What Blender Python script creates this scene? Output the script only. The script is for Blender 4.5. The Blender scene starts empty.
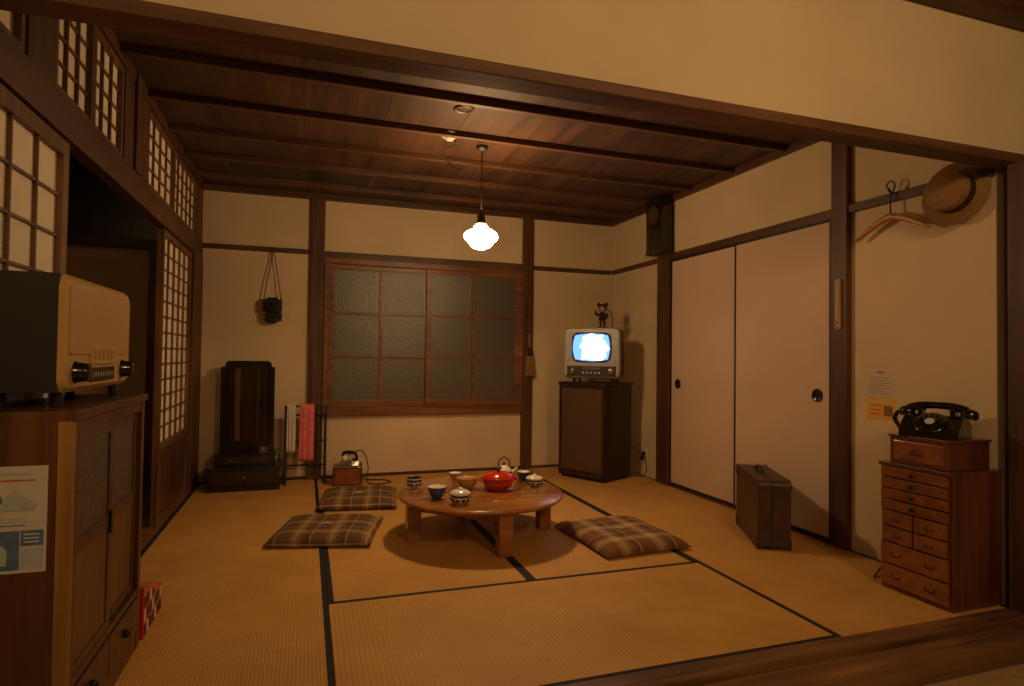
import bpy, bmesh, math, random
from mathutils import Vector, Matrix, Euler
random.seed(3)
S=bpy.context.scene
# ---------------------------------------------------------------- materials
def nt(name):
    m=bpy.data.materials.new(name); m.use_nodes=True
    t=m.node_tree; b=t.nodes['Principled BSDF']
    return m,t,b
def C(c): return (c[0],c[1],c[2],1)
def plain(name,col,rough=.5,metal=0,coat=0,emis=None,es=0,var=.12,scale=30):
    m,t,b=nt(name)
    tc=t.nodes.new('ShaderNodeTexCoord'); n=t.nodes.new('ShaderNodeTexNoise'); n.inputs['Scale'].default_value=scale
    n.inputs['Detail'].default_value=3
    r=t.nodes.new('ShaderNodeValToRGB'); r.color_ramp.elements[0].position=.3; r.color_ramp.elements[1].position=.7
    r.color_ramp.elements[0].color=C([x*(1-var) for x in col]); r.color_ramp.elements[1].color=C([min(1,x*(1+var)) for x in col])
    t.links.new(tc.outputs['Object'],n.inputs['Vector']); t.links.new(n.outputs['Fac'],r.inputs['Fac']); t.links.new(r.outputs['Color'],b.inputs['Base Color'])
    b.inputs['Roughness'].default_value=rough; b.inputs['Metallic'].default_value=metal; b.inputs['Coat Weight'].default_value=coat
    if emis: b.inputs['Emission Color'].default_value=C(emis); b.inputs['Emission Strength'].default_value=es
    return m
def wood(name,dark,light,axis='Z',scale=14,rough=.45,stretch=14,bump=.15,coat=0,plank=None):
    m,t,b=nt(name)
    tc=t.nodes.new('ShaderNodeTexCoord'); mp=t.nodes.new('ShaderNodeMapping')
    s=[scale]*3; s['XYZ'.index(axis)]=scale/stretch; mp.inputs['Scale'].default_value=s
    n=t.nodes.new('ShaderNodeTexNoise'); n.inputs['Scale'].default_value=1.6; n.inputs['Detail'].default_value=7; n.inputs['Distortion'].default_value=.7
    r=t.nodes.new('ShaderNodeValToRGB'); e=r.color_ramp.elements
    e[0].position=.32; e[0].color=C(dark); e[1].position=.68; e[1].color=C(light)
    t.links.new(tc.outputs['Object'],mp.inputs['Vector']); t.links.new(mp.outputs['Vector'],n.inputs['Vector']); t.links.new(n.outputs['Fac'],r.inputs['Fac'])
    col=r.outputs['Color']
    n2=t.nodes.new('ShaderNodeTexNoise'); n2.inputs['Scale'].default_value=2.3; t.links.new(tc.outputs['Object'],n2.inputs['Vector'])
    r2=t.nodes.new('ShaderNodeMapRange'); r2.inputs[1].default_value=.3; r2.inputs[2].default_value=.7; r2.inputs[3].default_value=.75; r2.inputs[4].default_value=1.2
    t.links.new(n2.outputs['Fac'],r2.inputs[0])
    mx=t.nodes.new('ShaderNodeMix'); mx.data_type='RGBA'; mx.blend_type='MULTIPLY'; mx.inputs[0].default_value=1
    t.links.new(col,mx.inputs[6]); t.links.new(r2.outputs[0],mx.inputs[7]); col=mx.outputs[2]
    t.links.new(col,b.inputs['Base Color'])
    bp=t.nodes.new('ShaderNodeBump'); bp.inputs['Strength'].default_value=bump; bp.inputs['Distance'].default_value=.002
    t.links.new(n.outputs['Fac'],bp.inputs['Height']); t.links.new(bp.outputs['Normal'],b.inputs['Normal'])
    b.inputs['Roughness'].default_value=rough; b.inputs['Coat Weight'].default_value=coat
    return m
def plaster(name,col,var=.08,rough=.9):
    m,t,b=nt(name)
    tc=t.nodes.new('ShaderNodeTexCoord'); n=t.nodes.new('ShaderNodeTexNoise'); n.inputs['Scale'].default_value=2.2; n.inputs['Detail'].default_value=6
    r=t.nodes.new('ShaderNodeValToRGB'); r.color_ramp.elements[0].position=.3; r.color_ramp.elements[1].position=.7
    r.color_ramp.elements[0].color=C([x*(1-var) for x in col]); r.color_ramp.elements[1].color=C([x*(1+var) for x in col])
    t.links.new(tc.outputs['Object'],n.inputs['Vector']); t.links.new(n.outputs['Fac'],r.inputs['Fac']); t.links.new(r.outputs['Color'],b.inputs['Base Color'])
    n2=t.nodes.new('ShaderNodeTexNoise'); n2.inputs['Scale'].default_value=160; n2.inputs['Detail'].default_value=3; t.links.new(tc.outputs['Object'],n2.inputs['Vector'])
    bp=t.nodes.new('ShaderNodeBump'); bp.inputs['Strength'].default_value=.12; bp.inputs['Distance'].default_value=.002
    t.links.new(n2.outputs['Fac'],bp.inputs['Height']); t.links.new(bp.outputs['Normal'],b.inputs['Normal'])
    b.inputs['Roughness'].default_value=rough
    return m
def tatami(name,axis):
    m,t,b=nt(name)
    tc=t.nodes.new('ShaderNodeTexCoord')
    w=t.nodes.new('ShaderNodeTexWave'); w.wave_type='BANDS'; w.bands_direction=axis; w.inputs['Scale'].default_value=28; w.inputs['Distortion'].default_value=.6; w.inputs['Detail'].default_value=1
    w2=t.nodes.new('ShaderNodeTexWave'); w2.wave_type='BANDS'; w2.bands_direction='Y' if axis=='X' else 'X'; w2.inputs['Scale'].default_value=20; w2.inputs['Distortion'].default_value=.3
    n=t.nodes.new('ShaderNodeTexNoise'); n.inputs['Scale'].default_value=3; n.inputs['Detail'].default_value=8; n.inputs['Roughness'].default_value=.65
    for k in (w,w2,n): t.links.new(tc.outputs['Object'],k.inputs['Vector'])
    r=t.nodes.new('ShaderNodeValToRGB'); e=r.color_ramp.elements; e[0].position=.3; e[0].color=C((.54,.275,.062)); e[1].position=.72; e[1].color=C((.70,.39,.105))
    t.links.new(n.outputs['Fac'],r.inputs['Fac'])
    a=t.nodes.new('ShaderNodeMath'); a.operation='ADD'; t.links.new(w.outputs['Fac'],a.inputs[0]); t.links.new(w2.outputs['Fac'],a.inputs[1])
    mr=t.nodes.new('ShaderNodeMapRange'); mr.inputs[1].default_value=0; mr.inputs[2].default_value=2; mr.inputs[3].default_value=.84; mr.inputs[4].default_value=1.08
    t.links.new(a.outputs[0],mr.inputs[0])
    mx=t.nodes.new('ShaderNodeMix'); mx.data_type='RGBA'; mx.blend_type='MULTIPLY'; mx.inputs[0].default_value=1
    t.links.new(r.outputs['Color'],mx.inputs[6]); t.links.new(mr.outputs[0],mx.inputs[7]); t.links.new(mx.outputs[2],b.inputs['Base Color'])
    bp=t.nodes.new('ShaderNodeBump'); bp.inputs['Strength'].default_value=.3; bp.inputs['Distance'].default_value=.002
    t.links.new(a.outputs[0],bp.inputs['Height']); t.links.new(bp.outputs['Normal'],b.inputs['Normal'])
    b.inputs['Roughness'].default_value=.6
    return m
def plaid(name,base,c2,c3,c4,scale=5.2):
    m,t,b=nt(name)
    tc=t.nodes.new('ShaderNodeTexCoord'); sp=t.nodes.new('ShaderNodeSeparateXYZ'); t.links.new(tc.outputs['Object'],sp.inputs[0])
    outs=[]
    for ax,off in ((0,.13),(1,.37)):
        mu=t.nodes.new('ShaderNodeMath'); mu.operation='MULTIPLY_ADD'; mu.inputs[1].default_value=scale; mu.inputs[2].default_value=10+off
        fr=t.nodes.new('ShaderNodeMath'); fr.operation='FRACT'
        t.links.new(sp.outputs[ax],mu.inputs[0]); t.links.new(mu.outputs[0],fr.inputs[0])
        r=t.nodes.new('ShaderNodeValToRGB'); r.color_ramp.interpolation='CONSTANT'; e=r.color_ramp.elements
        e[0].position=0; e[0].color=C(base); e[1].position=.34; e[1].color=C(c2)
        for p,c in ((.46,c3),(.52,c2),(.64,base),(.78,c4),(.86,base),(.90,c3),(.93,base)):
            x=e.new(p); x.color=C(c)
        t.links.new(fr.outputs[0],r.inputs['Fac']); outs.append(r.outputs['Color'])
    mx=t.nodes.new('ShaderNodeMix'); mx.data_type='RGBA'; mx.inputs[0].default_value=.5
    t.links.new(outs[0],mx.inputs[6]); t.links.new(outs[1],mx.inputs[7]); t.links.new(mx.outputs[2],b.inputs['Base Color'])
    b.inputs['Roughness'].default_value=.9
    return m
M={}
PD=(.052,.021,.008);PL=(.130,.056,.022)
M['post']=wood('wood_post',PD,PL,'Z',rough=.5)
M['beamx']=wood('wood_beam_x',PD,PL,'X',rough=.5)
M['beamy']=wood('wood_beam_y',PD,PL,'Y',rough=.5)
M['beamh']=wood('wood_header',(.075,.031,.012),(.19,.085,.034),'X',rough=.6)
M['sill']=wood('wood_sill',(.10,.045,.018),(.27,.135,.055),'X',rough=.42)
M['ceil']=wood('wood_ceiling',(.038,.015,.006),(.095,.039,.015),'Y',scale=10,rough=.62)
M['plaster']=plaster('plaster_cream',(.68,.54,.36))
M['plaster_f']=plaster('plaster_front',(.70,.58,.40))
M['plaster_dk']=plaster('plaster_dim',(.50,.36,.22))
M['tatX']=tatami('tatami_x','X'); M['tatY']=tatami('tatami_y','Y')
M['heri']=plain('tatami_border',(.012,.012,.012),.8)
M['paper']=plain('shoji_paper',(.88,.79,.64),.9,var=.04,scale=6)
M['lattice']=wood('shoji_lattice',(.09,.04,.016),(.20,.10,.045),'Z',rough=.5)
M['winwood']=wood('window_wood',(.12,.045,.016),(.26,.11,.04),'X',rough=.4)
M['fusuma']=plain('fusuma_paper',(.64,.47,.345),.85,var=.04,scale=3)
M['black']=plain('black_lacquer',(.010,.009,.008),.22,coat=.4)
M['blackm']=plain('black_matte',(.016,.014,.013),.55)
M['darkw']=wood('dark_wood',(.018,.010,.006),(.05,.024,.012),'Z',rough=.35)
M['white']=plain('porcelain',(.78,.75,.68),.2,coat=.5,var=.03)
M['blue']=plain('cobalt_glaze',(.03,.07,.22),.2,coat=.5)
M['navy']=plain('navy_glaze',(.012,.02,.06),.2,coat=.5)
M['red']=plain('red_enamel',(.55,.030,.012),.2,coat=.6)
M['tan']=plain('tan_glaze',(.45,.24,.09),.35,coat=.3)
M['pink']=plain('pink_towel',(.72,.17,.19),.95)
M['chrome']=plain('chrome',(.75,.72,.66),.18,metal=1,var=.02)
M['brass']=plain('brass',(.55,.36,.13),.3,metal=1)
M['brassd']=plain('old_brass',(.10,.055,.02),.4,metal=.7)
M['dial']=plain('clock_dial',(.09,.05,.022),.5)
M['iron']=plain('iron_fitting',(.03,.026,.022),.4,metal=.8)
M['gold']=plain('radio_gold',(.52,.33,.11),.45,var=.10,scale=180)
M['goldp']=plain('radio_cream',(.58,.39,.15),.35,var=.03)
M['grey']=plain('tv_silver',(.42,.42,.40),.35,metal=.2)
M['tvdark']=plain('tv_case',(.05,.042,.04),.4)
M['cabw']=wood('cabinet_wood',(.052,.021,.008),(.135,.055,.021),'Z',rough=.4,coat=.15)
M['cabp']=wood('cabinet_panel',(.12,.055,.018),(.22,.105,.035),'Z',rough=.4)
M['cabe']=wood('cabinet_edge',(.24,.125,.030),(.38,.21,.05),'Z',rough=.4)
M['chest']=wood('chest_wood',(.15,.048,.014),(.30,.105,.030),'Y',rough=.3,coat=.3)
M['chestd']=wood('chest_side',(.075,.024,.009),(.15,.050,.016),'Z',rough=.3,coat=.3)
M['table']=wood('table_wood',(.23,.085,.020),(.44,.18,.045),'X',scale=10,rough=.22,coat=.5)
M['leather']=plain('suitcase_leather',(.070,.034,.017),.45,var=.3,scale=14)
M['leatherd']=plain('suitcase_trim',(.040,.020,.011),.45,var=.2)
M['speaker']=plain('speaker_cloth',(.095,.052,.027),.8,var=.35,scale=240)
M['straw']=plain('straw',(.24,.125,.042),.7,var=.25,scale=120)
M['band']=plain('hat_band',(.030,.015,.010),.8)
M['hanger']=wood('hanger_wood',(.30,.12,.03),(.48,.22,.07),'Y',rough=.35)
M['posterw']=plain('paper_white',(.58,.55,.49),.8,var=.03)
M['posterp']=plain('paper_pale_pink',(.62,.52,.44),.8,var=.03)
M['postery']=plain('paper_yellow',(.75,.45,.04),.8,var=.03)
M['posterg']=plain('paper_pale_blue',(.40,.46,.50),.8,var=.12,scale=25)
M['ink']=plain('print_ink',(.12,.08,.07),.8)
M['inkr']=plain('print_red',(.55,.10,.05),.8)
M['inkb']=plain('print_blue',(.09,.17,.34),.8,var=.3,scale=40)
M['greyp']=plain('white_plastic',(.6,.54,.44),.4)
M['wire']=plain('wire_black',(.012,.012,.012),.5)
M['floorv']=plain('visitor_floor',(.46,.30,.13),.6)
M['broom']=plain('broom_straw',(.28,.14,.06),.9,var=.4,scale=200)
M['skin']=plain('doll_skin',(.42,.20,.10),.5)
def glassmat(name,c0,c1):
    m,t,b=nt(name)
    tc=t.nodes.new('ShaderNodeTexCoord'); v=t.nodes.new('ShaderNodeTexVoronoi'); v.inputs['Scale'].default_value=90
    n=t.nodes.new('ShaderNodeTexNoise'); n.inputs['Scale'].default_value=120
    t.links.new(tc.outputs['Object'],v.inputs['Vector']); t.links.new(tc.outputs['Object'],n.inputs['Vector'])
    bp=t.nodes.new('ShaderNodeBump'); bp.inputs['Strength'].default_value=.6; bp.inputs['Distance'].default_value=.003
    t.links.new(v.outputs['Distance'],bp.inputs['Height']); t.links.new(bp.outputs['Normal'],b.inputs['Normal'])
    r=t.nodes.new('ShaderNodeValToRGB'); r.color_ramp.elements[0].position=.35; r.color_ramp.elements[1].position=.65; r.color_ramp.elements[0].color=C(c0); r.color_ramp.elements[1].color=C(c1)
    t.links.new(n.outputs['Fac'],r.inputs['Fac']); t.links.new(r.outputs['Color'],b.inputs['Base Color'])
    b.inputs['Roughness'].default_value=.36; b.inputs['Specular IOR Level'].default_value=.9
    return m
M['pane']=glassmat('frosted_pane',(.058,.046,.034),(.108,.086,.062))
M['mirror']=wood('mirror_panel',(.020,.010,.005),(.045,.022,.010),'Z',rough=.12)
def emis(name,col,s):
    m,t,b=nt(name); b.inputs['Base Color'].default_value=(.8,.8,.8,1); b.inputs['Emission Color'].default_value=C(col); b.inputs['Emission Strength'].default_value=s; return m
M['lampglass']=emis('lamp_opal_glass',(1,.62,.28),124)
def tvscreen(c):
    m,t,b=nt('tv_screen')
    tc=t.nodes.new('ShaderNodeTexCoord'); v=t.nodes.new('ShaderNodeVectorMath'); v.operation='DISTANCE'; v.inputs[1].default_value=c
    n=t.nodes.new('ShaderNodeTexNoise'); n.inputs['Scale'].default_value=22; n.inputs['Detail'].default_value=2
    ma=t.nodes.new('ShaderNodeMath'); ma.operation='MULTIPLY_ADD'; ma.inputs[1].default_value=6.5
    t.links.new(tc.outputs['Object'],v.inputs[0]); t.links.new(tc.outputs['Object'],n.inputs['Vector']); t.links.new(v.outputs['Value'],ma.inputs[0]); t.links.new(n.outputs['Fac'],ma.inputs[2])
    r=t.nodes.new('ShaderNodeValToRGB'); e=r.color_ramp.elements; e[0].position=.80; e[0].color=C((.82,.93,1)); e[1].position=1.0; e[1].color=C((.10,.24,.85))
    x=e.new(.9); x.color=C((.40,.56,1))
    dv=t.nodes.new('ShaderNodeMath'); dv.operation='MULTIPLY'; dv.inputs[1].default_value=.82
    t.links.new(ma.outputs[0],dv.inputs[0]); t.links.new(dv.outputs[0],r.inputs['Fac']); t.links.new(r.outputs['Color'],b.inputs['Emission Color'])
    b.inputs['Emission Strength'].default_value=3.0; b.inputs['Base Color'].default_value=(.02,.02,.03,1); b.inputs['Roughness'].default_value=.1
    return m
M['screen']=tvscreen((.015,-.17,.255))
M['plaidA']=plaid('plaid_brown',(.19,.085,.032),(.42,.27,.11),(.60,.47,.28),(.045,.025,.014))
M['plaidB']=plaid('plaid_dark',(.12,.055,.024),(.30,.17,.07),(.50,.37,.20),(.040,.025,.016),6)
# ---------------------------------------------------------------- mesh builder
class B:
    def __init__(s,name,loc=(0,0,0),rz=0):
        s.name=name; s.loc=loc; s.rz=rz; s.bm=bmesh.new(); s.mats=[]
    def mi(s,k):
        if k not in s.mats: s.mats.append(k)
        return s.mats.index(k)
    def _fin(s,verts,mat,smooth):
        i=s.mi(mat); fs=set(f for v in verts for f in v.link_faces)
        for f in fs: f.material_index=i; f.smooth=smooth
    def box(s,c,d,mat,rot=(0,0,0),taper=1,tapery=None):
        r=bmesh.ops.create_cube(s.bm,size=1)['verts']
        ty=taper if tapery is None else tapery
        for v in r:
            if v.co.z>0: v.co.x*=taper; v.co.y*=ty
        bmesh.ops.transform(s.bm,matrix=Matrix.Translation(c)@Euler(rot).to_matrix().to_4x4()@Matrix.Diagonal((d[0],d[1],d[2],1)),verts=r)
        s._fin(r,mat,False); return r
    def bx(s,x0,x1,y0,y1,z0,z1,mat):
        return s.box(((x0+x1)/2,(y0+y1)/2,(z0+z1)/2),(abs(x1-x0),abs(y1-y0),abs(z1-z0)),mat)
    def lathe(s,prof,mat,at=(0,0,0),rot=(0,0,0),seg=32,smooth=True,flute=0,nf=8,sc=(1,1,1)):
        rings=[];vs=[]
        for r,z in prof:
            if r<1e-5:
                v=s.bm.verts.new((0,0,z)); rings.append([v]); vs.append(v)
            else:
                ring=[]
                for i in range(seg):
                    a=2*math.pi*i/seg; rr=r*(1+flute*abs(math.cos(nf*a/2))) 
                    v=s.bm.verts.new((rr*math.cos(a),rr*math.sin(a),z)); ring.append(v); vs.append(v)
                rings.append(ring)
        for a,b in zip(rings,rings[1:]):
            if len(a)==1 and len(b)==1: continue
            for i in range(seg):
                j=(i+1)%seg
                if len(a)==1: s.bm.faces.new((a[0],b[i],b[j]))
                elif len(b)==1: s.bm.faces.new((a[i],a[j],b[0]))
                else: s.bm.faces.new((a[i],a[j],b[j],b[i]))
        bmesh.ops.transform(s.bm,matrix=Matrix.Translation(at)@Euler(rot).to_matrix().to_4x4()@Matrix.Diagonal((sc[0],sc[1],sc[2],1)),verts=vs)
        s._fin(vs,mat,smooth); return vs
    def cyl(s,p0,p1,r,mat,r2=None,seg=20):
        p0=Vector(p0);p1=Vector(p1); d=p1-p0; L=d.length; r2=r if r2 is None else r2
        q=d.to_track_quat('Z','Y')
        vs=s.lathe([(0,0),(r,0),(r2,L),(0,L)],mat,seg=seg,smooth=False)
        bmesh.ops.transform(s.bm,matrix=Matrix.Translation(p0)@q.to_matrix().to_4x4(),verts=vs)
        for f in set(f for v in vs for f in v.link_faces): f.smooth=len(f.verts)==4
        return vs
    def sph(s,c,r,mat,seg=20,rot=(0,0,0)):
        if not hasattr(r,'__len__'): r=(r,r,r)
        v=bmesh.ops.create_uvsphere(s.bm,u_segments=seg,v_segments=seg//2+2,radius=1)['verts']
        bmesh.ops.transform(s.bm,matrix=Matrix.Translation(c)@Euler(rot).to_matrix().to_4x4()@Matrix.Diagonal((r[0],r[1],r[2],1)),verts=v)
        s._fin(v,mat,True); return v
    def tube(s,pts,r,mat,seg=8,sub=6,rr=None):
        P=[Vector(p) for p in pts]
        if sub>1 and len(P)>2:
            Q=[]
            for i in range(len(P)-1):
                p0=P[max(i-1,0)];p1=P[i];p2=P[i+1];p3=P[min(i+2,len(P)-1)]
                for k in range(sub):
                    u=k/sub
                    Q.append(.5*((2*p1)+(p2-p0)*u+(2*p0-5*p1+4*p2-p3)*u*u+(3*p1-p0-3*p2+p3)*u**3))
            Q.append(P[-1]);P=Q
        n=None;rings=[];vs=[]
        for i,p in enumerate(P):
            tg=(P[min(i+1,len(P)-1)]-P[max(i-1,0)]).normalized()
            if n is None: n=tg.orthogonal().normalized()
            n=(n-tg*n.dot(tg)).normalized(); bb=tg.cross(n)
            ri=r if rr is None else rr(i/(len(P)-1))
            ring=[s.bm.verts.new(p+ri*(math.cos(2*math.pi*k/seg)*n+math.sin(2*math.pi*k/seg)*bb)) for k in range(seg)]
            rings.append(ring);vs+=ring
        for a,b in zip(rings,rings[1:]):
            for k in range(seg):
                j=(k+1)%seg; s.bm.faces.new((a[k],a[j],b[j],b[k]))
        s.bm.faces.new(rings[0][::-1]); s.bm.faces.new(rings[-1])
        s._fin(vs,mat,True); return vs
    def prism(s,pts,th,mat,mtx=Matrix(),smooth=False,inset=None):
        a=[s.bm.verts.new((x,y,0)) for x,y in pts]
        q=pts if inset is None else inset
        b=[s.bm.verts.new((x,y,th)) for x,y in q]
        n=len(a); s.bm.faces.new(a[::-1]); s.bm.faces.new(b)
        for i in range(n):
            j=(i+1)%n; s.bm.faces.new((a[i],a[j],b[j],b[i]))
        bmesh.ops.transform(s.bm,matrix=mtx,verts=a+b)
        s._fin(a+b,mat,smooth); return a+b
    def done(s,bevel=.003,seg=2):
        bmesh.ops.recalc_face_normals(s.bm,faces=s.bm.faces)
        me=bpy.data.meshes.new(s.name); s.bm.to_mesh(me); s.bm.free()
        for k in s.mats: me.materials.append(M[k])
        o=bpy.data.objects.new(s.name,me); S.collection.objects.link(o)
        o.location=s.loc; o.rotation_euler=(0,0,s.rz)
        if bevel:
            md=o.modifiers.new('bevel','BEVEL'); md.width=bevel; md.segments=seg; md.limit_method='ANGLE'; md.angle_limit=math.radians(50); md.harden_normals=False
        return o
def rrect(w,h,r,n=6,cx=0,cy=0):
    p=[]
    for (sx,sy,a0) in ((1,1,0),(-1,1,90),(-1,-1,180),(1,-1,270)):
        for i in range(n+1):
            a=math.radians(a0+90*i/n); p.append((cx+sx*(w/2-r)+r*math.cos(a),cy+sy*(h/2-r)+r*math.sin(a)))
    return p
FRONT=Matrix(((1,0,0,0),(0,0,-1,0),(0,1,0,0),(0,0,0,1)))
def fr(x,y,z): return Matrix.Translation((x,y,z))@FRONT
# ---------------------------------------------------------------- dimensions
L=-.70;R=2.53;D=4.75;H=2.11;YF=1.58
f=B('floor')
f.bx(L-.12,R+.1,1.585,D+.1,-.10,-.03,'sill')
mats=[(L,.097,1.585,3.165,'Y'),(L,.097,3.165,D,'Y'),(.097,1.694,1.585,2.373,'X'),(.097,.9,2.373,3.96,'Y'),(.9,1.694,2.373,3.96,'Y'),(.097,1.694,3.96,D,'X'),(1.694,R,1.585,3.165,'Y'),(1.694,R,3.165,D,'Y')]
for (x0,x1,y0,y1,a) in mats:
    g=.0008; hw=.021
    if a=='Y':
        f.bx(x0+hw,x1-hw,y0+g,y1-g,-.03,0,'tatX' )
        f.bx(x0+g,x0+hw,y0+g,y1-g,-.03,.001,'heri'); f.bx(x1-hw,x1-g,y0+g,y1-g,-.03,.001,'heri')
    else:
        f.bx(x0+g,x1-g,y0+hw,y1-hw,-.03,0,'tatY')
        f.bx(x0+g,x1-g,y0+g,y0+hw,-.03,.001,'heri'); f.bx(x0+g,x1-g,y1-hw,y1-g,-.03,.001,'heri')
f.done(0)
f=B('floor_visitor'); f.bx(-4,5,-3,1.419,-.16,-.10,'floorv'); f.done(0)
f=B('ceiling_visitor'); f.bx(-4,5,-3,1.60,2.30,2.36,'ceil'); f.done(0)
w=B('wall_back'); w.bx(-1.9,R+.12,D,D+.1,-.1,H+.1,'plaster'); w.done(0)
w=B('wall_right'); w.bx(R,R+.1,1.632,D,-.1,H+.1,'plaster'); w.done(0)
w=B('wall_front'); w.bx(-4,5,YF,YF+.05,1.70,2.32,'plaster_f'); w.bx(R+.1,5,YF,YF+.05,-.1,1.70,'plaster_f'); w.done(0)
w=B('ceiling')
for i in range(9):
    x0=-.8+i*.385; x1=x0+.383
    w.bx(x0,x1,1.63,D,H,H+.02+.002*(i%2),'ceil')
w.bx(-.8,2.7,1.63,D,H+.03,H+.05,'darkw')
w.done(0)
t=B('trim_ceiling_battens')
for i in range(7):
    y=1.85+.43*i; t.bx(L,R,y-.016,y+.016,H-.032,H,'beamx')
t.bx(L,R,D-.035,D,H-.045,H,'beamx'); t.bx(R-.03,R,1.64,D-.035,H-.045,H,'beamy')
t.done(.003)
v=B('ceiling_vent_grille'); 
v.bx(-.50,.42,4.02,4.38,H-.008,H-.002,'darkw')
for i in range(14): v.bx(-.48,.40,4.03+i*.025,4.04+i*.025,H-.012,H-.008,'darkw')
v.done(0)
t=B('trim_header'); t.bx(-1.2,2.9,1.545,1.632,1.672,1.708,'beamh'); t.done(.004)
t=B('trim_visitor_beam'); t.bx(-4,5,1.50,1.575,2.20,2.299,'beamx'); t.done(.004)
t=B('trim_threshold')
t.bx(-1.2,2.9,1.505,1.584,-.10,.006,'sill'); t.bx(-1.2,2.9,1.42,1.503,-.10,-.012,'sill'); t.done(.006)
t=B('trim_post_corner'); t.bx(2.50,2.64,1.51,1.575,.0065,1.671,'post'); t.done(.004)
t=B('trim_back_posts'); t.bx(.02,.12,D-.035,D,0,H-.045,'post'); t.bx(1.685,1.775,D-.035,D,0,H-.045,'post'); t.done(.004)
t=B('trim_back_rail'); t.bx(L,.02,D-.025,D,1.655,1.69,'beamx'); t.bx(1.775,R-.03,D-.025,D,1.64,1.675,'beamx')
t.bx(.12,1.685,D-.03,D,1.635,1.685,'beamx'); t.bx(L,R,D-.008,D,0,.02,'beamx'); t.done(.003)
t=B('trim_right_posts'); t.bx(R-.035,R,3.83,3.99,0,H-.045,'post'); t.bx(R-.035,R,2.29,2.385,0,H-.045,'post'); t.done(.004)
t=B('trim_right_rail'); t.bx(R-.03,R,3.99,D-.03,1.64,1.675,'beamy'); t.bx(R-.03,R,2.385,3.83,1.635,1.685,'beamy'); t.bx(R-.025,R,1.633,2.29,1.645,1.685,'beamy')
t.bx(R-.03,R,2.385,3.83,0,.014,'beamy'); t.done(.003)
def fusuma(name,x,y0,y1,hy):
    d=B(name); d.bx(x+.004,x+.016,y0+.012,y1-.012,.03,1.622,'fusuma')
    for a in ((y0,y0+.012,.016,1.634),(y1-.012,y1,.016,1.634)): d.bx(x,x+.018,a[0],a[1],a[2],a[3],'blackm')
    d.bx(x,x+.018,y0,y1,.016,.03,'blackm'); d.bx(x,x+.018,y0,y1,1.622,1.634,'blackm')
    d.lathe([(0,.0),(.022,.0),(.030,.006),(.034,.004),(.034,-.004),(.0,-.004)],'black',at=(x+.002,hy,.74),rot=(0,-math.pi/2,0))
    d.done(.001)
fusuma('door_1',R-.030,2.388,3.12,2.475); fusuma('door_2',R-.0195+.0,3.10,3.828,3.735)
# ---------------------------------------------------------------- left wall (shoji)
t=B('wall_left')
t.bx(L-.05,L,1.0,D,1.57,1.685,'beamy'); t.bx(L-.05,L,1.0,D,2.06,H,'beamy')
for a,b2 in ((1.91,2.10),(2.80,3.20),(4.52,D)): t.bx(L-.045,L-.005,a,b2,1.685,2.06,'post')
t.bx(L-.05,L+.008,2.93,3.03,1.685,H,'post')
t.bx(L-.05,L+.005,4.42,D,0,1.57,'post'); t.bx(L-.12,L-.002,1.0,D,-.1,.018,'sill')
t.done(.003)
def shoji(name,y0,y1,z0,z1,x,ny,nz,koshi=0,st=.03):
    d=B(name); 
    d.bx(x-.03,x,y0,y0+st,z0,z1,'lattice'); d.bx(x-.03,x,y1-st,y1,z0,z1,'lattice')
    d.bx(x-.03,x,y0+st,y1-st,z0,z0+st,'lattice'); d.bx(x-.03,x,y0+st,y1-st,z1-st,z1,'lattice')
    zb=z0+st
    if koshi: d.bx(x-.022,x-.012,y0+st,y1-st,zb,koshi,'cabw'); d.bx(x-.03,x,y0+st,y1-st,koshi,koshi+st,'lattice'); zb=koshi+st
    d.bx(x-.022,x-.019,y0+st,y1-st,zb,z1-st,'paper')
    for i in range(1,ny): yy=y0+st+(y1-y0-2*st)*i/ny; d.bx(x-.019,x-.008,yy-.004,yy+.004,zb,z1-st,'lattice')
    for i in range(1,nz): zz=zb+(z1-st-zb)*i/nz; d.bx(x-.019,x-.010,y0+st,y1-st,zz-.004,zz+.004,'lattice')
    d.done(0)
shoji('window_1',1.20,1.90,1.69,2.055,L-.01,6,4,st=.02)
shoji('window_2',2.105,2.44,1.69,2.055,L-.01,3,4,st=.02)
shoji('window_3',2.445,2.795,1.69,2.055,L-.01,3,4,st=.02)
shoji('window_4',3.205,3.80,1.69,2.055,L-.01,4,4,st=.02)
shoji('window_5',3.805,4.515,1.69,2.055,L-.01,5,4,st=.02)
shoji('door_3',1.02,2.24,.02,1.565,L-.012,7,9,koshi=.35,st=.045)
shoji('door_4',3.58,4.41,.02,1.565,L-.012,5,13,koshi=.40,st=.035)
t=B('floor_corridor'); t.bx(-1.8,L-.12,1.0,D,-.1,.0,'sill'); t.done(0)
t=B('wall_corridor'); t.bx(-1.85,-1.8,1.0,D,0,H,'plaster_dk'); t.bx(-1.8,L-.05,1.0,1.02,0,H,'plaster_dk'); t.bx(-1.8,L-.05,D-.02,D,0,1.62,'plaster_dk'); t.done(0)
t=B('trim_corridor'); t.bx(-1.8,L-.05,D-.06,D-.02,1.62,1.68,'beamx'); t.bx(-1.8,L-.05,D-.04,D-.02,1.68,H,'darkw'); t.bx(-1.8,L-.05,D-.045,D-.02,0,.5,'darkw'); t.bx(-1.02,-.95,D-.06,D-.02,0,1.62,'post'); t.done(0)
t=B('ceiling_corridor'); t.bx(-1.85,L-.1,1.0,D,H,H+.03,'darkw'); t.done(0)
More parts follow.
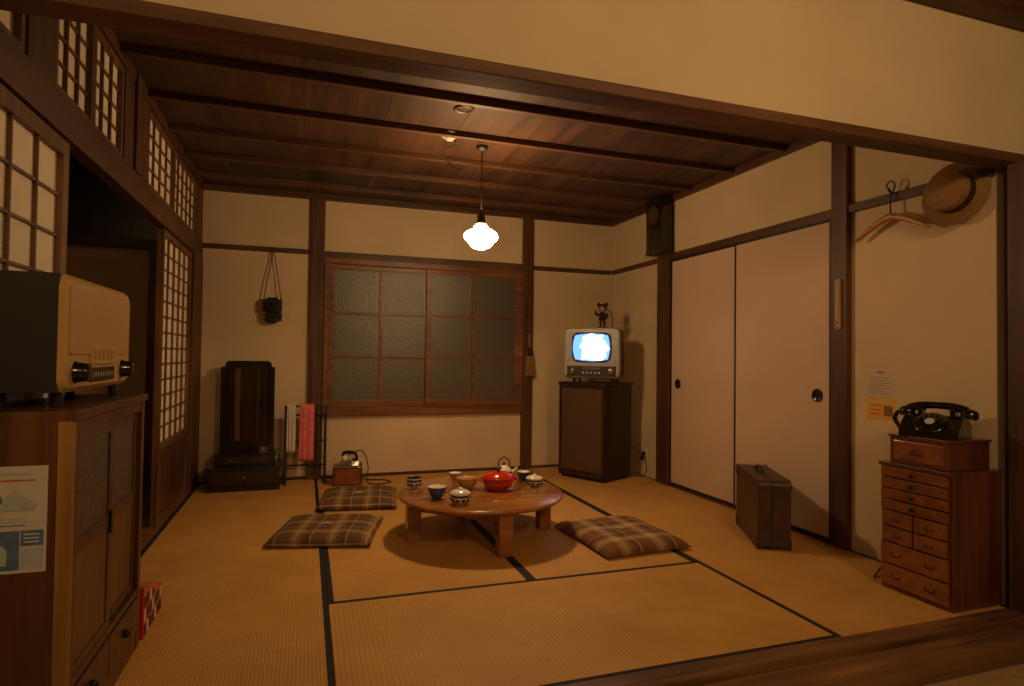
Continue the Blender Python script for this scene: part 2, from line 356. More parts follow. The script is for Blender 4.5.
# ---------------------------------------------------------------- back window
d=B('window_6')
x0,x1,z0,z1=.121,1.684,.50,1.634
d.bx(x0,x1,D-.048,D,z0-.035,z0+.02,'winwood'); d.bx(x0,x1,D-.048,D,z1-.04,z1,'winwood'); d.bx(x0,x0+.035,D-.046,D,z0+.0205,z1-.0405,'winwood'); d.bx(x1-.035,x1,D-.046,D,z0+.0205,z1-.0405,'winwood')
def sash(a,b2,y):
    zz0=z0+.021; zz1=z1-.041; s=.035
    d.bx(a,a+s,y-.02,y,zz0,zz1,'winwood'); d.bx(b2-s,b2,y-.02,y,zz0,zz1,'winwood'); d.bx(a+s,b2-s,y-.0185,y,zz0,zz0+.055,'winwood'); d.bx(a+s,b2-s,y-.0185,y,zz1-.035,zz1,'winwood')
    m=(a+b2)/2; d.bx(m-.013,m+.013,y-.018,y-.002,zz0+.055,zz1-.035,'winwood')
    for k in (1,2):
        z=zz0+.055+(zz1-.035-zz0-.055)*k/3; d.bx(a+s,b2-s,y-.0165,y-.003,z-.010,z+.010,'winwood')
    d.bx(a+s,b2-s,y-.008,y-.004,zz0+.05,zz1-.03,'pane')
sash(x0+.036,.925,D-.002); sash(.885,x1-.036,D-.024)
d.done(.002)
# ---------------------------------------------------------------- pendant lamp
LX,LY,LZ=.90,3.22,1.575
o=B('pendant_lamp',(LX,LY,0))
o.lathe([(0,H-.033),(.035,H-.034),(.030,H-.05),(.008,H-.06),(0,H-.06)],'blackm')
o.tube([(0,0,H-.05),(.0,.0,1.9),(0,0,LZ+.13)],.0035,'wire',sub=2)
o.lathe([(0,LZ+.135),(.012,LZ+.13),(.022,LZ+.115),(.022,LZ+.085),(.034,LZ+.078),(.034,LZ+.068),(0,LZ+.068)],'iron')
o.lathe([(.028,LZ+.066),(.036,LZ+.055),(.040,LZ+.045),(.070,LZ+.028),(.086,LZ+.012),(.088,LZ-.005),(.080,LZ-.018),(.066,LZ-.026),(.062,LZ-.036),(.048,LZ-.055),(.020,LZ-.068),(0,LZ-.07)],'lampglass',seg=48,flute=.09,nf=8)
o.done(0)
o=B('smoke_detector',(.705,3.17,H)); o.lathe([(0,0),(.050,0),(.050,-.012),(.038,-.026),(.022,-.030),(.020,-.040),(0,-.042)],'greyp')
o.tube([(.03,0,-.03),(.04,.02,-.05),(.03,.10,-.04),(.00,.13,-.06),(.04,.16,-.12),(.08,.1,-.16),(.09,.03,-.17)],.003,'wire'); o.done(0)
o=B('ceiling_downlight',(.70,2.84,H)); o.lathe([(.028,.0),(.03,-.004),(.044,-.008),(.050,-.005),(.052,0)],'brassd'); o.lathe([(0,-.003),(.028,-.003)],'chrome'); o.done(0)
# ---------------------------------------------------------------- low table
TX,TY,TZ=.87,3.04,.225
o=B('low_round_table',(TX,TY,0))
o.lathe([(0,TZ-.026),(.40,TZ-.026),(.418,TZ-.02),(.425,TZ-.01),(.423,TZ-.003),(.415,TZ),(0,TZ)],'table',seg=72)
for k in range(4):
    a=math.radians(2+90*k); c,s_=math.cos(a),math.sin(a)
    o.box((c*.35,s_*.35,(TZ-.026)/2+.0005),(.062,.062,TZ-.028),'table',rot=(0,0,a),taper=1.12)
for k in range(4):
    a0=math.radians(2+90*k); a1=math.radians(92+90*k)
    p0=Vector((math.cos(a0)*.33,math.sin(a0)*.33,TZ-.055)); p1=Vector((math.cos(a1)*.33,math.sin(a1)*.33,TZ-.055)); m_=(p0+p1)/2; dd=p1-p0
    o.box(m_,(dd.length-.05,.018,.05),'table',rot=(0,0,math.atan2(dd.y,dd.x)))
o.done(.004)
def cup(name,x,y,r,h,mo,mi='white',band=None,lid=False):
    o=B(name,(x,y,TZ+.0006))
    o.lathe([(0,0),(r*.42,0),(r*.45,h*.10),(r*.72,h*.28),(r*.93,h*.62),(r,h)],mo)
    o.lathe([(r,h),(r*.95,h*.995),(r*.86,h*.6),(r*.6,h*.28),(0,h*.2)],mi)
    if band:
        o.lathe([(r*.955,h*.66),(r*.985,h*.78),(r*.99,h*.86)],band)
        for k in range(9):
            a=k*2*math.pi/9; o.sph((r*.80*math.cos(a),r*.80*math.sin(a),h*.40),(.008,.008,.009),band,seg=8)
    if lid:
        o.lathe([(r*.98,h),(r*.9,h*1.12),(r*.5,h*1.28),(r*.2,h*1.32),(r*.2,h*1.45),(0,h*1.48)],mo)
    o.done(0)
cup('tea_cup',.55,3.19,.040,.055,'white','navy','blue')
cup('tea_cup',.615,2.925,.046,.060,'blue','white')
cup('rice_bowl',.70,2.80,.048,.052,'white','white','navy',lid=True)
cup('tea_bowl',.81,3.10,.056,.058,'tan','tan')
cup('tea_cup',.80,3.32,.033,.045,'tan','white')
cup('rice_bowl',1.175,3.07,.046,.045,'white','white','navy',lid=True)
cup('tea_cup',1.17,3.23,.036,.050,'blue','white','navy')
o=B('red_enamel_pot',(.965,3.05,TZ+.0006))
o.lathe([(0,0),(.052,0),(.066,.008),(.080,.035),(.083,.060),(.088,.062),(.088,.066),(.075,.068)],'red',seg=48)
o.lathe([(.084,.066),(.078,.075),(.050,.090),(.015,.096),(0,.097)],'red',seg=48)
o.lathe([(0,.097),(.008,.097),(.010,.103),(.018,.108),(.018,.114),(.008,.118),(0,.119)],'black')
for sx in (-1,1): o.tube([(sx*.082,-.022,.052),(sx*.104,-.014,.054),(sx*.104,.014,.054),(sx*.082,.022,.052)],.006,'red')
o.done(0)
o=B('kettle',(1.085,3.325,TZ+.0006))
o.lathe([(0,0),(.030,0),(.044,.012),(.048,.035),(.038,.058),(.022,.066),(.020,.070),(0,.074)],'white')
o.lathe([(.0485,.026),(.0495,.034),(.0478,.042)],'red')
o.sph((0,0,.080),.008,'black'); o.tube([(.04,-.01,.03),(.062,-.016,.045),(.072,-.02,.062)],.008,'white',rr=lambda u:.011-.005*u)
o.tube([(-.03,0,.06),(-.032,0,.095),(0,0,.118),(.032,0,.095),(.03,0,.06)],.0035,'black'); o.done(0)
# ---------------------------------------------------------------- floor cushions
def cushion(x,y,sx,sy,rz,mat,h=.052):
    o=B('floor_cushion',(x,y,.0015),rz); N=26
    def hh(u,v):
        e=(max(0,1-u**6)*max(0,1-v**6))**.5
        wr=.003*math.sin(9*u+4*v)*math.sin(5*v-3*u)
        d=.016*math.exp(-((u*u+v*v)/.02))
        return e*(h+wr)-d*1.0
    for top in (1,0):
        g=[]
        for i in range(N+1):
            row=[]
            for j in range(N+1):
                u=-1+2*i/N; v=-1+2*j/N
                pin=1-.05*(1-(abs(u*v)))*(abs(u)**3+abs(v)**3)*.6
                z=.014+ (hh(u,v)*(.82) if top else -min(.0135,hh(u,v)*.4))
                row.append(o.bm.verts.new((u*sx/2*pin,v*sy/2*pin,z)))
            g.append(row)
        vs=[q for r_ in g for q in r_]
        for i in range(N):
            for j in range(N): o.bm.faces.new((g[i][j],g[i+1][j],g[i+1][j+1],g[i][j+1]))
        o._fin(vs,mat,True)
    bmesh.ops.remove_doubles(o.bm,verts=o.bm.verts,dist=.0008)
    for k in range(6):
        a=k*1.05; o.tube([(0,0,.05),(.012*math.cos(a),.012*math.sin(a),.058),(.028*math.cos(a),.028*math.sin(a),.052)],.0022,'posterw',sub=3,seg=6)
    o.done(0)
cushion(.125,3.27,.50,.50,math.radians(-14),'plaidB')
cushion(.335,3.95,.47,.52,math.radians(-8),'plaidB')
cushion(1.53,2.78,.47,.56,math.radians(3),'plaidA')
# ---------------------------------------------------------------- left cabinet + radio
o=B('glass_door_cabinet')
CX=-.48
o.bx(-.69,CX-.02,1.585,2.20,.0,.765,'cabw')
o.bx(-.695,CX+.006,1.575,2.215,.765,.787,'cabw')
o.bx(-.69,CX-.026,1.576,1.588,.03,.765,'cabw')
o.bx(CX-.026,CX,1.572,1.60,0,.765,'cabe'); o.bx(CX-.02,CX,2.175,2.205,0,.765,'cabw')
for a in ((0,.05),(.165,.185),(.735,.765)): o.bx(CX-.02,CX-.002,1.60,2.175,a[0],a[1],'cabw')
def cdoor(y0,y1,x):
    o.bx(x-.008,x,y0,y0+.03,.185,.735,'cabw'); o.bx(x-.008,x,y1-.03,y1,.185,.735,'cabw')
    for a in ((.185,.21),(.455,.49),(.71,.735)): o.bx(x-.008,x,y0+.03,y1-.03,a[0],a[1],'cabw')
    o.bx(x-.006,x-.004,y0+.03,y1-.03,.49,.71,'pane'); o.bx(x-.006,x-.003,y0+.03,y1-.03,.21,.455,'cabp')
cdoor(1.60,1.90,CX-.004); cdoor(1.88,2.175,CX-.012)
for y0,y1 in ((1.605,1.885),(1.893,2.17)):
    o.bx(CX-.01,CX+.001,y0,y1,.055,.16,'cabw'); o.sph((CX+.006,(y0+y1)/2,.108),.012,'iron',seg=12)
o.bx(CX-.004,CX+.002,1.872,1.888,.44,.50,'iron')
o.done(.003)
o=B('poster',(0,1.5745,0))
o.bx(-.67,-.522,-.002,0,.445,.672,'posterw')
o.bx(-.665,-.57,-.0026,-.002,.452,.535,'inkb'); o.bx(-.568,-.527,-.0026,-.002,.452,.498,'posterg'); o.bx(-.568,-.527,-.0026,-.002,.502,.535,'inkb')
o.prism([(-.012,0),(.012,0),(.014,.03),(.006,.042),(-.006,.042),(-.014,.03)],.0006,'posterg',fr(-.605,-.0026,.462))
for k in range(3): o.bx(-.562,-.535,-.0032,-.0026,.509+k*.008,.512+k*.008,'posterw')
for k in range(3): o.bx(-.655,-.56+.012*(k%2),-.0026,-.002,.545+k*.007,.5475+k*.007,'posterg' if k else 'inkb')
o.prism([(-.030,0),(.030,0),(.034,.012),(.010,.030),(-.004,.048),(-.022,.030)],.0006,'posterg',fr(-.575,-.0026,.577))
o.lathe([(.008,0),(.013,0)],'inkb',at=(-.615,-.0028,.60),rot=(math.pi/2,0,0))
o.bx(-.62,-.545,-.0026,-.002,.640,.6435,'inkr'); o.bx(-.62,-.555,-.0026,-.002,.652,.658,'posterg')
o.done(0)
o=B('tube_radio',(-.533,1.925,.787),math.pi/2)
W,Hh=.55,.275; z0=.036
o.box((0,.078,z0+Hh/2),(W,.150,Hh),'blackm')
for sx in (-.22,.22):
    for sy in (.02,.13): o.cyl((sx,sy,.0005),(sx,sy,z0+.002),.012,'blackm')
o.prism(rrect(W+.004,Hh+.004,.035),.012,'goldp',fr(0,.004,z0+Hh/2),inset=rrect(W-.02,Hh-.02,.03))
o.prism(rrect(W-.06,Hh*.60,.012),.004,'gold',fr(0,-.008,z0+Hh*.62))
for k in range(22): o.box((-(W-.08)/2+k*(W-.08)/21,-.0122,z0+Hh*.62),(.0016,.0006,Hh*.56),'goldp')
o.prism(rrect(.20,.050,.006),.005,'goldp',fr(0,-.008,z0+.088)); 
for k in range(5): o.box((-.07+.035*k,-.0135,z0+.088),(.018,.002,.028),'tan')
o.prism(rrect(.20,.036,.006),.005,'black',fr(0,-.008,z0+.036))
for k in range(9): o.box((-.08+.02*k,-.0135,z0+.036),(.003,.001,.012),'posterw')
for sx in (-.195,.195):
    o.lathe([(0,.03),(.018,.03),(.022,.024),(.024,.004),(.028,0),(0,0)],'black',at=(sx,-.008,z0+.045),rot=(math.pi/2,0,0),seg=24)
o.done(.003)
o=B('patterned_box',(0,0,0))
vs=o.bx(-.62,-.475,2.235,2.50,.001,.15,'red')
for v_ in vs:
    if v_.co.z>.1: v_.co.z=.165 if v_.co.y<2.3 else .095
for k in range(7):
    y=2.245+k*.036; zt=.158-.07*(y-2.235)/.265
    for r_ in range(3): o.bx(-.4752,-.4742,y,y+.024,.006+r_*.045,min(.040+r_*.045,zt-.01) if .012+r_*.045<zt-.02 else .007+r_*.045,('blackm','posterw','blackm')[(k+r_)%3])
o.done(0)
# ---------------------------------------------------------------- mirror stand
o=B('dressing_mirror_stand')
o.bx(-.60,-.15,4.42,4.70,0.001,.035,'black'); o.bx(-.59,-.16,4.43,4.69,.035,.145,'black'); o.bx(-.605,-.145,4.415,4.705,.145,.16,'black')
o.bx(-.56,-.19,4.50,4.68,.16,.225,'black'); o.bx(-.57,-.18,4.49,4.69,.225,.238,'black')
for k in (0,1): o.bx(-.55+.18*k,-.385+.18*k,4.495,4.50,.17,.217,'darkw'); o.sph((-.467+.18*k,4.49,.195),.007,'brass',seg=10)
o.bx(-.57,-.18,4.425,4.43,.05,.13,'darkw'); o.sph((-.375,4.42,.09),.009,'brass',seg=10)
for sx in (-.535,-.215): o.bx(sx-.013,sx+.013,4.60,4.63,.238,.80,'black'); o.sph((sx,4.615,.81),.016,'black',seg=12)
o.bx(-.50,-.25,4.60,4.625,.27,.30,'black'); 
o.prism(rrect(.30,.60,.03,cx=0,cy=0),.022,'black',fr(-.375,4.645,.565)); o.prism(rrect(.24,.53,.02),.003,'mirror',fr(-.375,4.622,.565))
o.bx(-.46,-.425,4.612,4.619,.31,.81,'cabw'); o.bx(-.32,-.30,4.612,4.619,.31,.81,'darkw')  # left brown strip: reflection in the mirror, painted as a solid bar
o.done(.003)
o=B('towel_rack')
for sx in (-.125,.125+.02):
    o.bx(sx-.008,sx+.008,4.58,4.595,.001,.55,'blackm'); o.bx(sx-.008,sx+.008,4.685,4.70,.001,.48,'blackm'); o.bx(sx-.01,sx+.01,4.54,4.72,.001,.018,'blackm')
    o.bx(sx-.006,sx+.006,4.59,4.69,.47,.485,'blackm'); 
for (y,z) in ((4.587,.545),(4.692,.475),(4.587,.30),(4.64,.12)): o.cyl((-.135,y,z),(.155,y,z),.007,'blackm')
for sx in (.09,): o.bx(sx-.005,sx+.005,4.582,4.592,.12,.545,'blackm')
o.done(.001)
def cloth(name,x0,x1,y,zt,zb,mat,zb2):
    o=B(name); N=12; prof=[]
    for k in range(15): prof.append((y-.016-.004*math.sin(k*.6),zb+(zt-zb)*k/14))
    for k in range(1,6): a=math.pi*k/6; prof.append((y-.012*math.cos(a),zt+.010*math.sin(a)))
    for k in range(8): prof.append((y+.014,zt-(zt-zb2)*k/7))
    g=[]
    for (py,pz) in prof:
        g.append([o.bm.verts.new((x0+(x1-x0)*i/N,py+.006*math.sin(i*1.3)*min(1,(zt+.012-pz)*8),pz)) for i in range(N+1)])
    vs=[q for r_ in g for q in r_]
    for a in range(len(g)-1):
        for i in range(N): o.bm.faces.new((g[a][i],g[a+1][i],g[a+1][i+1],g[a][i+1]))
    o._fin(vs,mat,True); ob=o.done(0); md=ob.modifiers.new('s','SOLIDIFY'); md.thickness=.004; return ob
cloth('pink_towel',-.03,.065,4.587,.553,.16,'pink',.35)
cloth('white_towel',-.115,-.06,4.587,.553,.22,'posterw',.40)
o=B('wooden_box',(.30,4.50,0),math.radians(-6)); o.box((0,0,.066),(.20,.17,.128),'chestd'); o.box((0,-.086,.066),(.17,.006,.10),'chest'); o.sph((0,-.092,.066),.008,'brass',seg=10); o.done(.004)
o=B('electric_iron',(.32,4.50,.1315),math.radians(-25))
sole=[(-.075,-.042),(.02,-.040),(.065,-.018),(.088,0),(.065,.018),(.02,.040),(-.075,.042)]
o.prism(sole,.035,'chrome',inset=[(x*.86,y*.72) for x,y in sole]); 
o.tube([(-.055,0,.030),(-.058,0,.075),(-.03,0,.088),(.03,0,.082),(.045,0,.03)],.010,'black',rr=lambda u:.008+.006*math.sin(math.pi*u)); 
o.lathe([(0,0),(.014,0),(.012,.014),(0,.016)],'black',at=(.02,0,.034)); o.sph((-.045,0,.05),(.02,.022,.02),'white',seg=12)
o.done(.002)
o=B('power_cord'); o.tube([(.30,4.60,.18),(.40,4.58,.22),(.44,4.50,.12),(.43,4.44,.02),(.50,4.40,.006),(.60,4.46,.006),(.55,4.55,.006),(.44,4.58,.006),(.42,4.68,.006)],.004,'wire'); o.done(0)
# ---------------------------------------------------------------- hanging camera
o=B('folding_camera_in_case',(-.235,D,0))
o.cyl((0,0,1.675),(0,-.03,1.68),.004,'iron')
for sx in (-1,1): o.tube([(0,-.027,1.675),(sx*.02,-.03,1.55),(sx*.045,-.04,1.40),(sx*.058,-.045,1.29)],.0032,'wire')
o.box((0,-.045,1.265),(.13,.05,.085),'blackm'); o.box((0,-.045,1.31),(.09,.045,.02),'black',taper=.7)
o.cyl((0,-.065,1.262),(0,-.105,1.262),.034,'black',.030); o.cyl((0,-.105,1.262),(0,-.108,1.262),.016,'iron')
o.box((.01,-.05,1.185),(.11,.045,.055),'blackm',rot=(.2,.08,0)); o.sph((0,-.06,1.16),(.05,.02,.025),'blackm')
o.done(.006)
o=B('hand_broom',(1.745,D-.05,0))
o.cyl((-.03,.013,1.36),(-.03,-.005,1.36),.004,'iron'); o.tube([(-.03,0,1.36),(-.035,-.002,1.2),(-.01,-.004,1.10)],.003,'wire'); o.cyl((-.01,-.004,1.11),(-.004,-.006,.99),.010,'hanger')
o.box((.0,-.006,.96),(.055,.022,.07),'band',taper=.5); 
for k in range(13): 
    a=(k-6)/6; o.tube([(a*.02,-.006,.95),(a*.034,-.006+.004*(k%2),.86),(a*.042+.004,-.006,.755+.01*(k%3))],.006,'broom',sub=2,seg=6)
o.done(0)
# ---------------------------------------------------------------- TV cabinet
th=math.atan2(-.89,.45)
o=B('speaker_cabinet',(2.135,4.275,0),th)
w_,d_=.425,.35
o.box((0,0,.365),(w_,d_,.69),'darkw'); o.box((0,0,.72),(w_+.02,d_+.02,.02),'darkw'); o.box((0,0,.0105),(w_-.03,d_-.03,.02),'blackm')
o.box((0,-d_/2-.002,.375),(w_-.045,.008,.62),'speaker')
for sx in (-1,1): o.box((sx*(w_/2-.011),-d_/2-.004,.365),(.022,.012,.69),'darkw')
o.box((0,-d_/2-.004,.70),(w_,.012,.022),'darkw'); o.box((0,-d_/2-.004,.04),(w_,.012,.03),'darkw'); 
o.done(.004)
th=math.atan2(-.62,.78)
o=B('crt_television',(2.125,4.26,.7325),th)
TW,TH,TD=.43,.385,.30
for sx in (-.15,.15):
    for sy in (-.09,.10): o.cyl((sx,sy,.0),(sx*.95,sy,.032),.009,'blackm',.014)
z0=.028
o.prism(rrect(TW-.015,TH-.01,.04),TD*.62,'tvdark',fr(0,.06,z0+TH/2)); o.prism(rrect(TW-.08,TH-.09,.04),.10,'tvdark',fr(0,.155,z0+TH/2),inset=rrect(TW-.02,TH-.02,.04))
o.prism(rrect(TW,TH,.045),.028,'grey',fr(0,-.125,z0+TH/2),inset=rrect(TW-.02,TH-.02,.04))
o.prism(rrect(.30,.225,.05),.006,'blackm',fr(0,-.152,z0+.235)); 
N=14; g=[]
for i in range(N+1):
    row=[]
    for j in range(N+1):
        u=-1+2*i/N; v=-1+2*j/N; uu=u*math.sqrt(1-v*v*.22); vv=v*math.sqrt(1-u*u*.22)
        row.append(o.bm.verts.new((uu*.140,-.158-.016*(1-(u*u+v*v)/2),z0+.235+vv*.102)))
    g.append(row)
for i in range(N):
    for j in range(N): o.bm.faces.new((g[i][j],g[i+1][j],g[i+1][j+1],g[i][j+1]))
o._fin([q for r_ in g for q in r_],'screen',True)
o.box((0,-.155,z0+.055),(.375,.008,.080),'tvdark')
for sx in (-.145,.145): o.lathe([(0,.028),(.018,.028),(.021,.02),(.026,.004),(.028,0),(0,0)],'chrome',at=(sx,-.158,z0+.055),rot=(math.pi/2,0,0),seg=20)
for k in range(5): o.cyl((-.06+.03*k,-.158,z0+.045),(-.06+.03*k,-.17,z0+.045),.007,'greyp')
o.box((0,-.160,z0+.078),(.14,.003,.014),'chrome')
o.done(.003)
o=B('figurine_doll',(2.16,4.22,.7325+.028+.386),th)
o.lathe([(0,0),(.040,0),(.040,.010),(0,.012)],'blackm'); 
for sx in (-1,1): o.tube([(sx*.013,0,.010),(sx*.015,0,.04),(sx*.012,0,.07)],.009,'blackm',sub=3); o.sph((sx*.014,-.008,.017),(.010,.016,.008),'red',seg=10)
o.lathe([(0,.06),(.034,.062),(.026,.085),(.020,.11),(.012,.122),(0,.125)],'band')
o.tube([(-.018,0,.112),(-.040,-.01,.10),(-.052,-.02,.13)],.009,'blackm',sub=4); o.tube([(.018,0,.112),(.042,-.006,.095),(.034,-.025,.08)],.009,'blackm',sub=4)
o.sph((0,0,.148),(.028,.027,.030),'skin'); o.sph((0,.008,.156),(.034,.031,.031),'blackm'); 
for sx in (-1,1): o.sph((sx*.009,-.026,.150),.0035,'white',seg=8); o.sph((sx*.030,0,.182),.015,'blackm',seg=10)
o.sph((0,-.028,.143),.003,'skin',seg=8); o.done(0)
o=B('wall_cord'); o.tube([(2.40,4.62,1.20),(2.38,4.70,1.28),(2.44,4.72,1.34),(2.50,4.70,1.26),(2.49,4.72,.9),(2.50,4.70,.5),(2.505,4.45,.25),(2.515,4.24,.17)],.0035,'wire')
o.tube([(2.515,4.17,.16),(2.49,4.12,.03),(2.44,4.20,.008),(2.40,4.34,.008)],.0035,'wire'); o.done(0)
o=B('wall_outlet',(R-.006,4.20,.165)); o.box((0,0,0),(.011,.075,.115),'greyp'); o.box((-.012,-.01,.012),(.02,.03,.03),'blackm'); o.box((-.012,.008,-.025),(.02,.03,.03),'blackm'); o.done(.003)
# ---------------------------------------------------------------- wall clock
o=B('pendulum_wall_clock',(R-.0355,3.90,1.69),-math.pi/2)
o.box((0,-.045,.195),(.20,.088,.37),'black'); o.box((0,-.045,.388),(.23,.10,.018),'black'); o.box((0,-.045,.005),(.22,.095,.016),'black')
o.lathe([(0,0),(.066,0),(.074,.006),(.080,.004),(.080,-.004),(0,-.004)],'brassd',at=(0,-.091,.28),rot=(math.pi/2,0,0),seg=40)
o.lathe([(0,.001),(.064,.001)],'dial',at=(0,-.0915,.28),rot=(math.pi/2,0,0),seg=40)
o.box((.0,-.096,.30),(.005,.002,.05),'blackm'); o.box((.018,-.096,.272),(.04,.002,.005),'blackm',rot=(0,.5,0))
for k in range(12):
    a=k*math.pi/6; o.box((.056*math.cos(a),-.095,.28+.056*math.sin(a)),(.005,.002,.005),'blackm')
o.prism(rrect(.12,.13,.01),.003,'darkw',fr(0,-.089,.095))
o.box((0,-.094,.12),(.004,.002,.07),'brassd'); o.lathe([(0,.003),(.02,0),(0,-.002)],'brassd',at=(0,-.094,.085),rot=(math.pi/2,0,0)); 
o.done(.003)
o=B('wall_thermometer',(R-.0355,2.335,1.20),-math.pi/2); o.prism(rrect(.036,.25,.014),.010,'cabe',fr(0,0,0)); o.cyl((0,-.012,-.085),(0,-.012,.095),.003,'posterw'); o.sph((0,-.012,-.09),.006,'inkr',seg=10); 
for k in range(12): o.box((.009,-.0105,-.07+.014*k),(.008,.001,.0015),'blackm')
o.done(.001)
# ---------------------------------------------------------------- hanger
o=B('coat_hanger',(R-.0,2.045,0),-math.pi/2)
o.cyl((0,-.025,1.68),(0,-.05,1.685),.005,'iron'); o.tube([(0,-.05,1.685),(0,-.058,1.70)],.005,'iron',sub=1)
o.tube([(-.02,-.045,1.705),(-.018,-.045,1.722),(0,-.045,1.733),(.020,-.045,1.716),(.014,-.045,1.685),(0,-.045,1.665),(0,-.045,1.57)],.0032,'iron')
pts=[]
for k in range(13):
    u=-1+k/6; pts.append((u*.180,-.045,1.572-.080*abs(u)**1.4))
o.tube(pts,.012,'hanger',sub=3,seg=10,rr=lambda u:.009+.007*math.sin(math.pi*u))
o.done(0)
o=B('straw_boater_hat',(R-.012,1.765,1.608),0)
rt=(0,-math.pi/2+.10,.10)
o.lathe([(0,.0),(.130,.0),(.132,.003),(.130,.006),(.082,.008),(.081,.070),(.077,.077),(0,.079)],'straw',rot=rt,seg=48,at=(-.02,0,0))
o.lathe([(.0825,.009),(.0830,.011),(.0830,.045),(.0825,.047)],'band',rot=rt,seg=48,at=(-.02,0,0))
o.done(0)
o=B('calendar_poster',(R-.0005,2.13,0),-math.pi/2)
o.bx(-.075,.075,-.002,0,.755,.885,'posterp'); o.bx(-.075,.075,-.003,0,.652,.748,'postery')
for k in range(7): o.bx(-.06,.05-.02*(k%2),-.0026,-.002,.77+k*.012,.772+k*.012,'ink')
o.bx(-.02,.02,-.0028,-.002,.864,.873,'inkr'); 
for k in range(3): o.bx(-.055,.0,-.0036,-.003,.672+k*.02,.677+k*.02,'inkr')
o.bx(.015,.06,-.0036,-.003,.668,.715,'cabe'); o.bx(-.06,.06,-.0036,-.003,.728,.736,'posterw'); o.done(0)
# ---------------------------------------------------------------- drawer chest
o=B('small_drawer_chest',(2.385,1.755,0),-math.pi/2)
CW,CD,CH=.29,.27,.51
o.box((0,.005,CH/2),(CW,CD-.01,CH-.002),'chestd'); o.box((0,0,CH-.006),(CW+.008,CD+.008,.014),'chestd')
z=.02
for i,hh_ in enumerate((.085,.085,.062,.062,.042,.042,.042,.042)):
    if i in (2,3):
        for sx in (-1,1):
            o.box((sx*.068,-CD/2+.0,z+hh_/2),(.128,.012,hh_-.005),'chest'); o.tube([(sx*.068-.014,-CD/2-.005,z+hh_/2),(sx*.068-.012,-CD/2-.014,z+hh_/2-.006),(sx*.068+.012,-CD/2-.014,z+hh_/2-.006),(sx*.068+.014,-CD/2-.005,z+hh_/2)],.0022,'iron',sub=3,seg=6)
    else:
        o.box((0,-CD/2+.0,z+hh_/2),(CW-.018,.012,hh_-.005),'chest')
        if hh_>.05:
            for sx in (-.07,.07): o.tube([(sx-.018,-CD/2-.005,z+hh_/2+.004),(sx-.016,-CD/2-.015,z+hh_/2-.006),(sx+.016,-CD/2-.015,z+hh_/2-.006),(sx+.018,-CD/2-.005,z+hh_/2+.004)],.0025,'iron',sub=3,seg=6)
        else: o.lathe([(0,.016),(.006,.014),(.009,.008),(.004,0),(0,0)],'iron',at=(0,-CD/2-.006,z+hh_/2),rot=(math.pi/2,0,0),seg=12)
    z+=hh_+.002
o.done(.002)
o=B('wooden_drawer_box',(2.385,1.755,CH+.0015),-math.pi/2)
o.box((0,0,.055),(.24,.22,.108),'chestd'); o.box((0,0,.108),(.25,.23,.010),'chestd'); o.box((0,-.110,.052),(.205,.008,.075),'chest'); o.tube([(-.02,-.114,.055),(-.018,-.126,.045),(.018,-.126,.045),(.02,-.114,.055)],.003,'iron',sub=3,seg=6)
o.done(.003)
o=B('rotary_telephone',(2.38,1.765,CH+.1155),math.radians(-68))
PW=.20
side=[(-.095,0),(.095,0),(.095,.03),(.075,.05),(.055,.080),(.01,.083),(-.03,.074),(-.095,.028)]
mt=Matrix(((0,0,1,-PW/2),(1,0,0,0),(0,1,0,0),(0,0,0,1)))
o.prism(side,PW,'black',mt)
o.lathe([(0,.0),(.056,.0),(.058,.006),(.052,.010),(0,.012)],'black',at=(0,-.062,.053),rot=(math.radians(38),0,0),seg=36)
o.lathe([(0,.0125),(.017,.0125),(.017,.014),(0,.0145)],'posterw',at=(0,-.062,.053),rot=(math.radians(38),0,0),seg=24)
for k in range(10):
    a=math.radians(-30+k*30); v_=Euler((math.radians(38),0,0)).to_matrix()@Vector((.037*math.cos(a),.037*math.sin(a),.0125)); o.sph(Vector((0,-.062,.053))+v_,(.006,.006,.002),'iron',seg=8,rot=(math.radians(38),0,0))
for sx in (-.055,.055):
    o.box((sx,.035,.088),(.022,.05,.02),'black',taper=.8)
    o.box((sx,.012,.104),(.018,.010,.018),'black')
    o.box((sx,.058,.104),(.018,.010,.018),'black')
o.tube([(-.100,.035,.102),(-.06,.035,.116),(0,.035,.120),(.06,.035,.116),(.100,.035,.102)],.014,'black',seg=14,rr=lambda u:.014+.004*abs(2*u-1))
for sx in (-1,1): o.lathe([(0,-.002),(.028,-.002),(.031,.010),(.026,.026),(.016,.034),(0,.035)],'black',at=(sx*.104,.035,.078),rot=(0,sx*.25,0),seg=28)
pc=[]
for k in range(150):
    u=k/149; a=k*.9; bx_=-.125-.035*math.sin(u*math.pi); bz=.085*(1-u)+.012; by=.03+.03*math.sin(u*3)
    pc.append((bx_+.008*math.cos(a),by+.008*math.sin(a),bz))
o.tube(pc,.0026,'black',sub=1,seg=6)
o.done(.004)
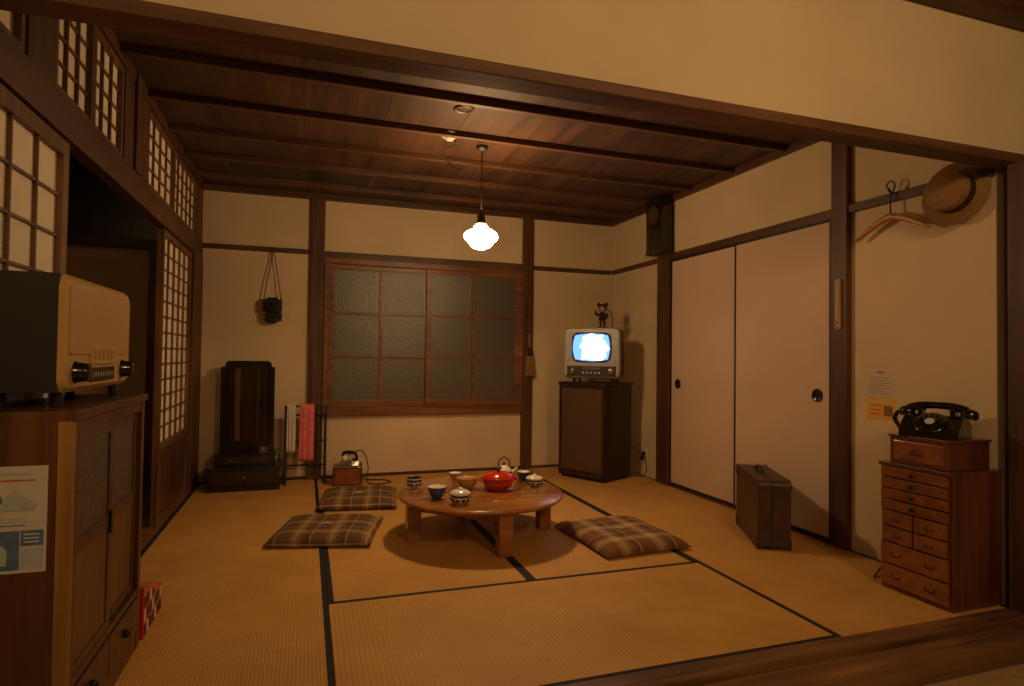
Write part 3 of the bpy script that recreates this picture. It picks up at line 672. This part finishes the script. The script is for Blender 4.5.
# ---------------------------------------------------------------- suitcase
th=math.atan2(.89,.455)
cx=(2.07+2.30)/2+.08*.89; cy=(2.42+2.87)/2-.08*.455
o=B('suitcase',(cx,cy,0.001),th)
SL,ST,SH=.48,.155,.335
pr=rrect(SL,SH,.03,cy=SH/2)
o.prism(pr,ST*.55,'leather',fr(0,0,0))
o.prism(pr,ST*.42,'leather',fr(0,ST*.43,0))
o.prism(rrect(SL+.006,SH+.0,.03,cy=SH/2),.012,'leatherd',fr(0,.008,0))
for sx in (-1,1):
    for sy in (-ST*.55,ST*.43):
        for sz in (.03,SH-.03):
            o.sph((sx*(SL/2-.028),sy,sz),(.036,.006,.036),'leatherd',seg=12)
    o.box((sx*.14,-.0,SH+.001),(.04,.02,.004),'brassd'); o.box((sx*.14,-.02,SH-.0),(.02,.02,.008),'brassd')
o.tube([(-.06,0,SH),(-.055,0,SH+.022),(0,0,SH+.028),(.055,0,SH+.022),(.06,0,SH)],.007,'leatherd')
o.done(.006)
o=B('extension_cord'); o.tube([(2.30,1.97,.006),(2.40,2.02,.02),(2.46,2.0,.06),(2.50,1.96,.03),(2.44,1.93,.008),(2.34,1.94,.006)],.004,'wire'); o.done(0)
# ---------------------------------------------------------------- lights
def area(name,loc,tgt,size,power,col):
    l=bpy.data.lights.new(name,'AREA'); l.shape='DISK'; l.size=size; l.energy=power; l.color=col
    ob=bpy.data.objects.new(name,l); S.collection.objects.link(ob); ob.location=loc
    ob.rotation_euler=(Vector(tgt)-Vector(loc)).to_track_quat('-Z','Y').to_euler(); return ob
WC=(1,.58,.24)
area('visitor_ceiling_light',(1.3,-.6,2.2),(1.5,1.9,.8),.5,25,WC)
area('visitor_ceiling_light.001',(-.6,-.9,2.2),(.2,2.2,.4),.5,12,WC)
area('corridor_fill',(-1.3,3.0,2.05),(-1.3,3.4,0),.3,1.2,WC)  # unseen fill added to lift the corridor out of black
wd=bpy.data.worlds.new('world'); S.world=wd; wd.use_nodes=True
wd.node_tree.nodes['Background'].inputs[0].default_value=(1,.62,.32,1); wd.node_tree.nodes['Background'].inputs[1].default_value=.035
# ---------------------------------------------------------------- camera
yaw,pitch,roll,fpx,HC=.326,.022,.013,609.38,.92
fw=Vector((math.sin(yaw)*math.cos(pitch),math.cos(yaw)*math.cos(pitch),math.sin(pitch)))
r=Vector((math.cos(yaw),-math.sin(yaw),0)); u=r.cross(fw)
r2=math.cos(roll)*r+math.sin(roll)*u; u2=-math.sin(roll)*r+math.cos(roll)*u
cam=bpy.data.cameras.new('camera'); cam.sensor_width=36; cam.lens=fpx/1024*36; cam.clip_start=.05
co=bpy.data.objects.new('camera',cam); S.collection.objects.link(co)
mx=Matrix((( r2.x,u2.x,-fw.x,0),(r2.y,u2.y,-fw.y,0),(r2.z,u2.z,-fw.z,HC),(0,0,0,1)))
co.matrix_world=mx
S.camera=co
S.view_settings.view_transform='Standard'
S.view_settings.look='None'
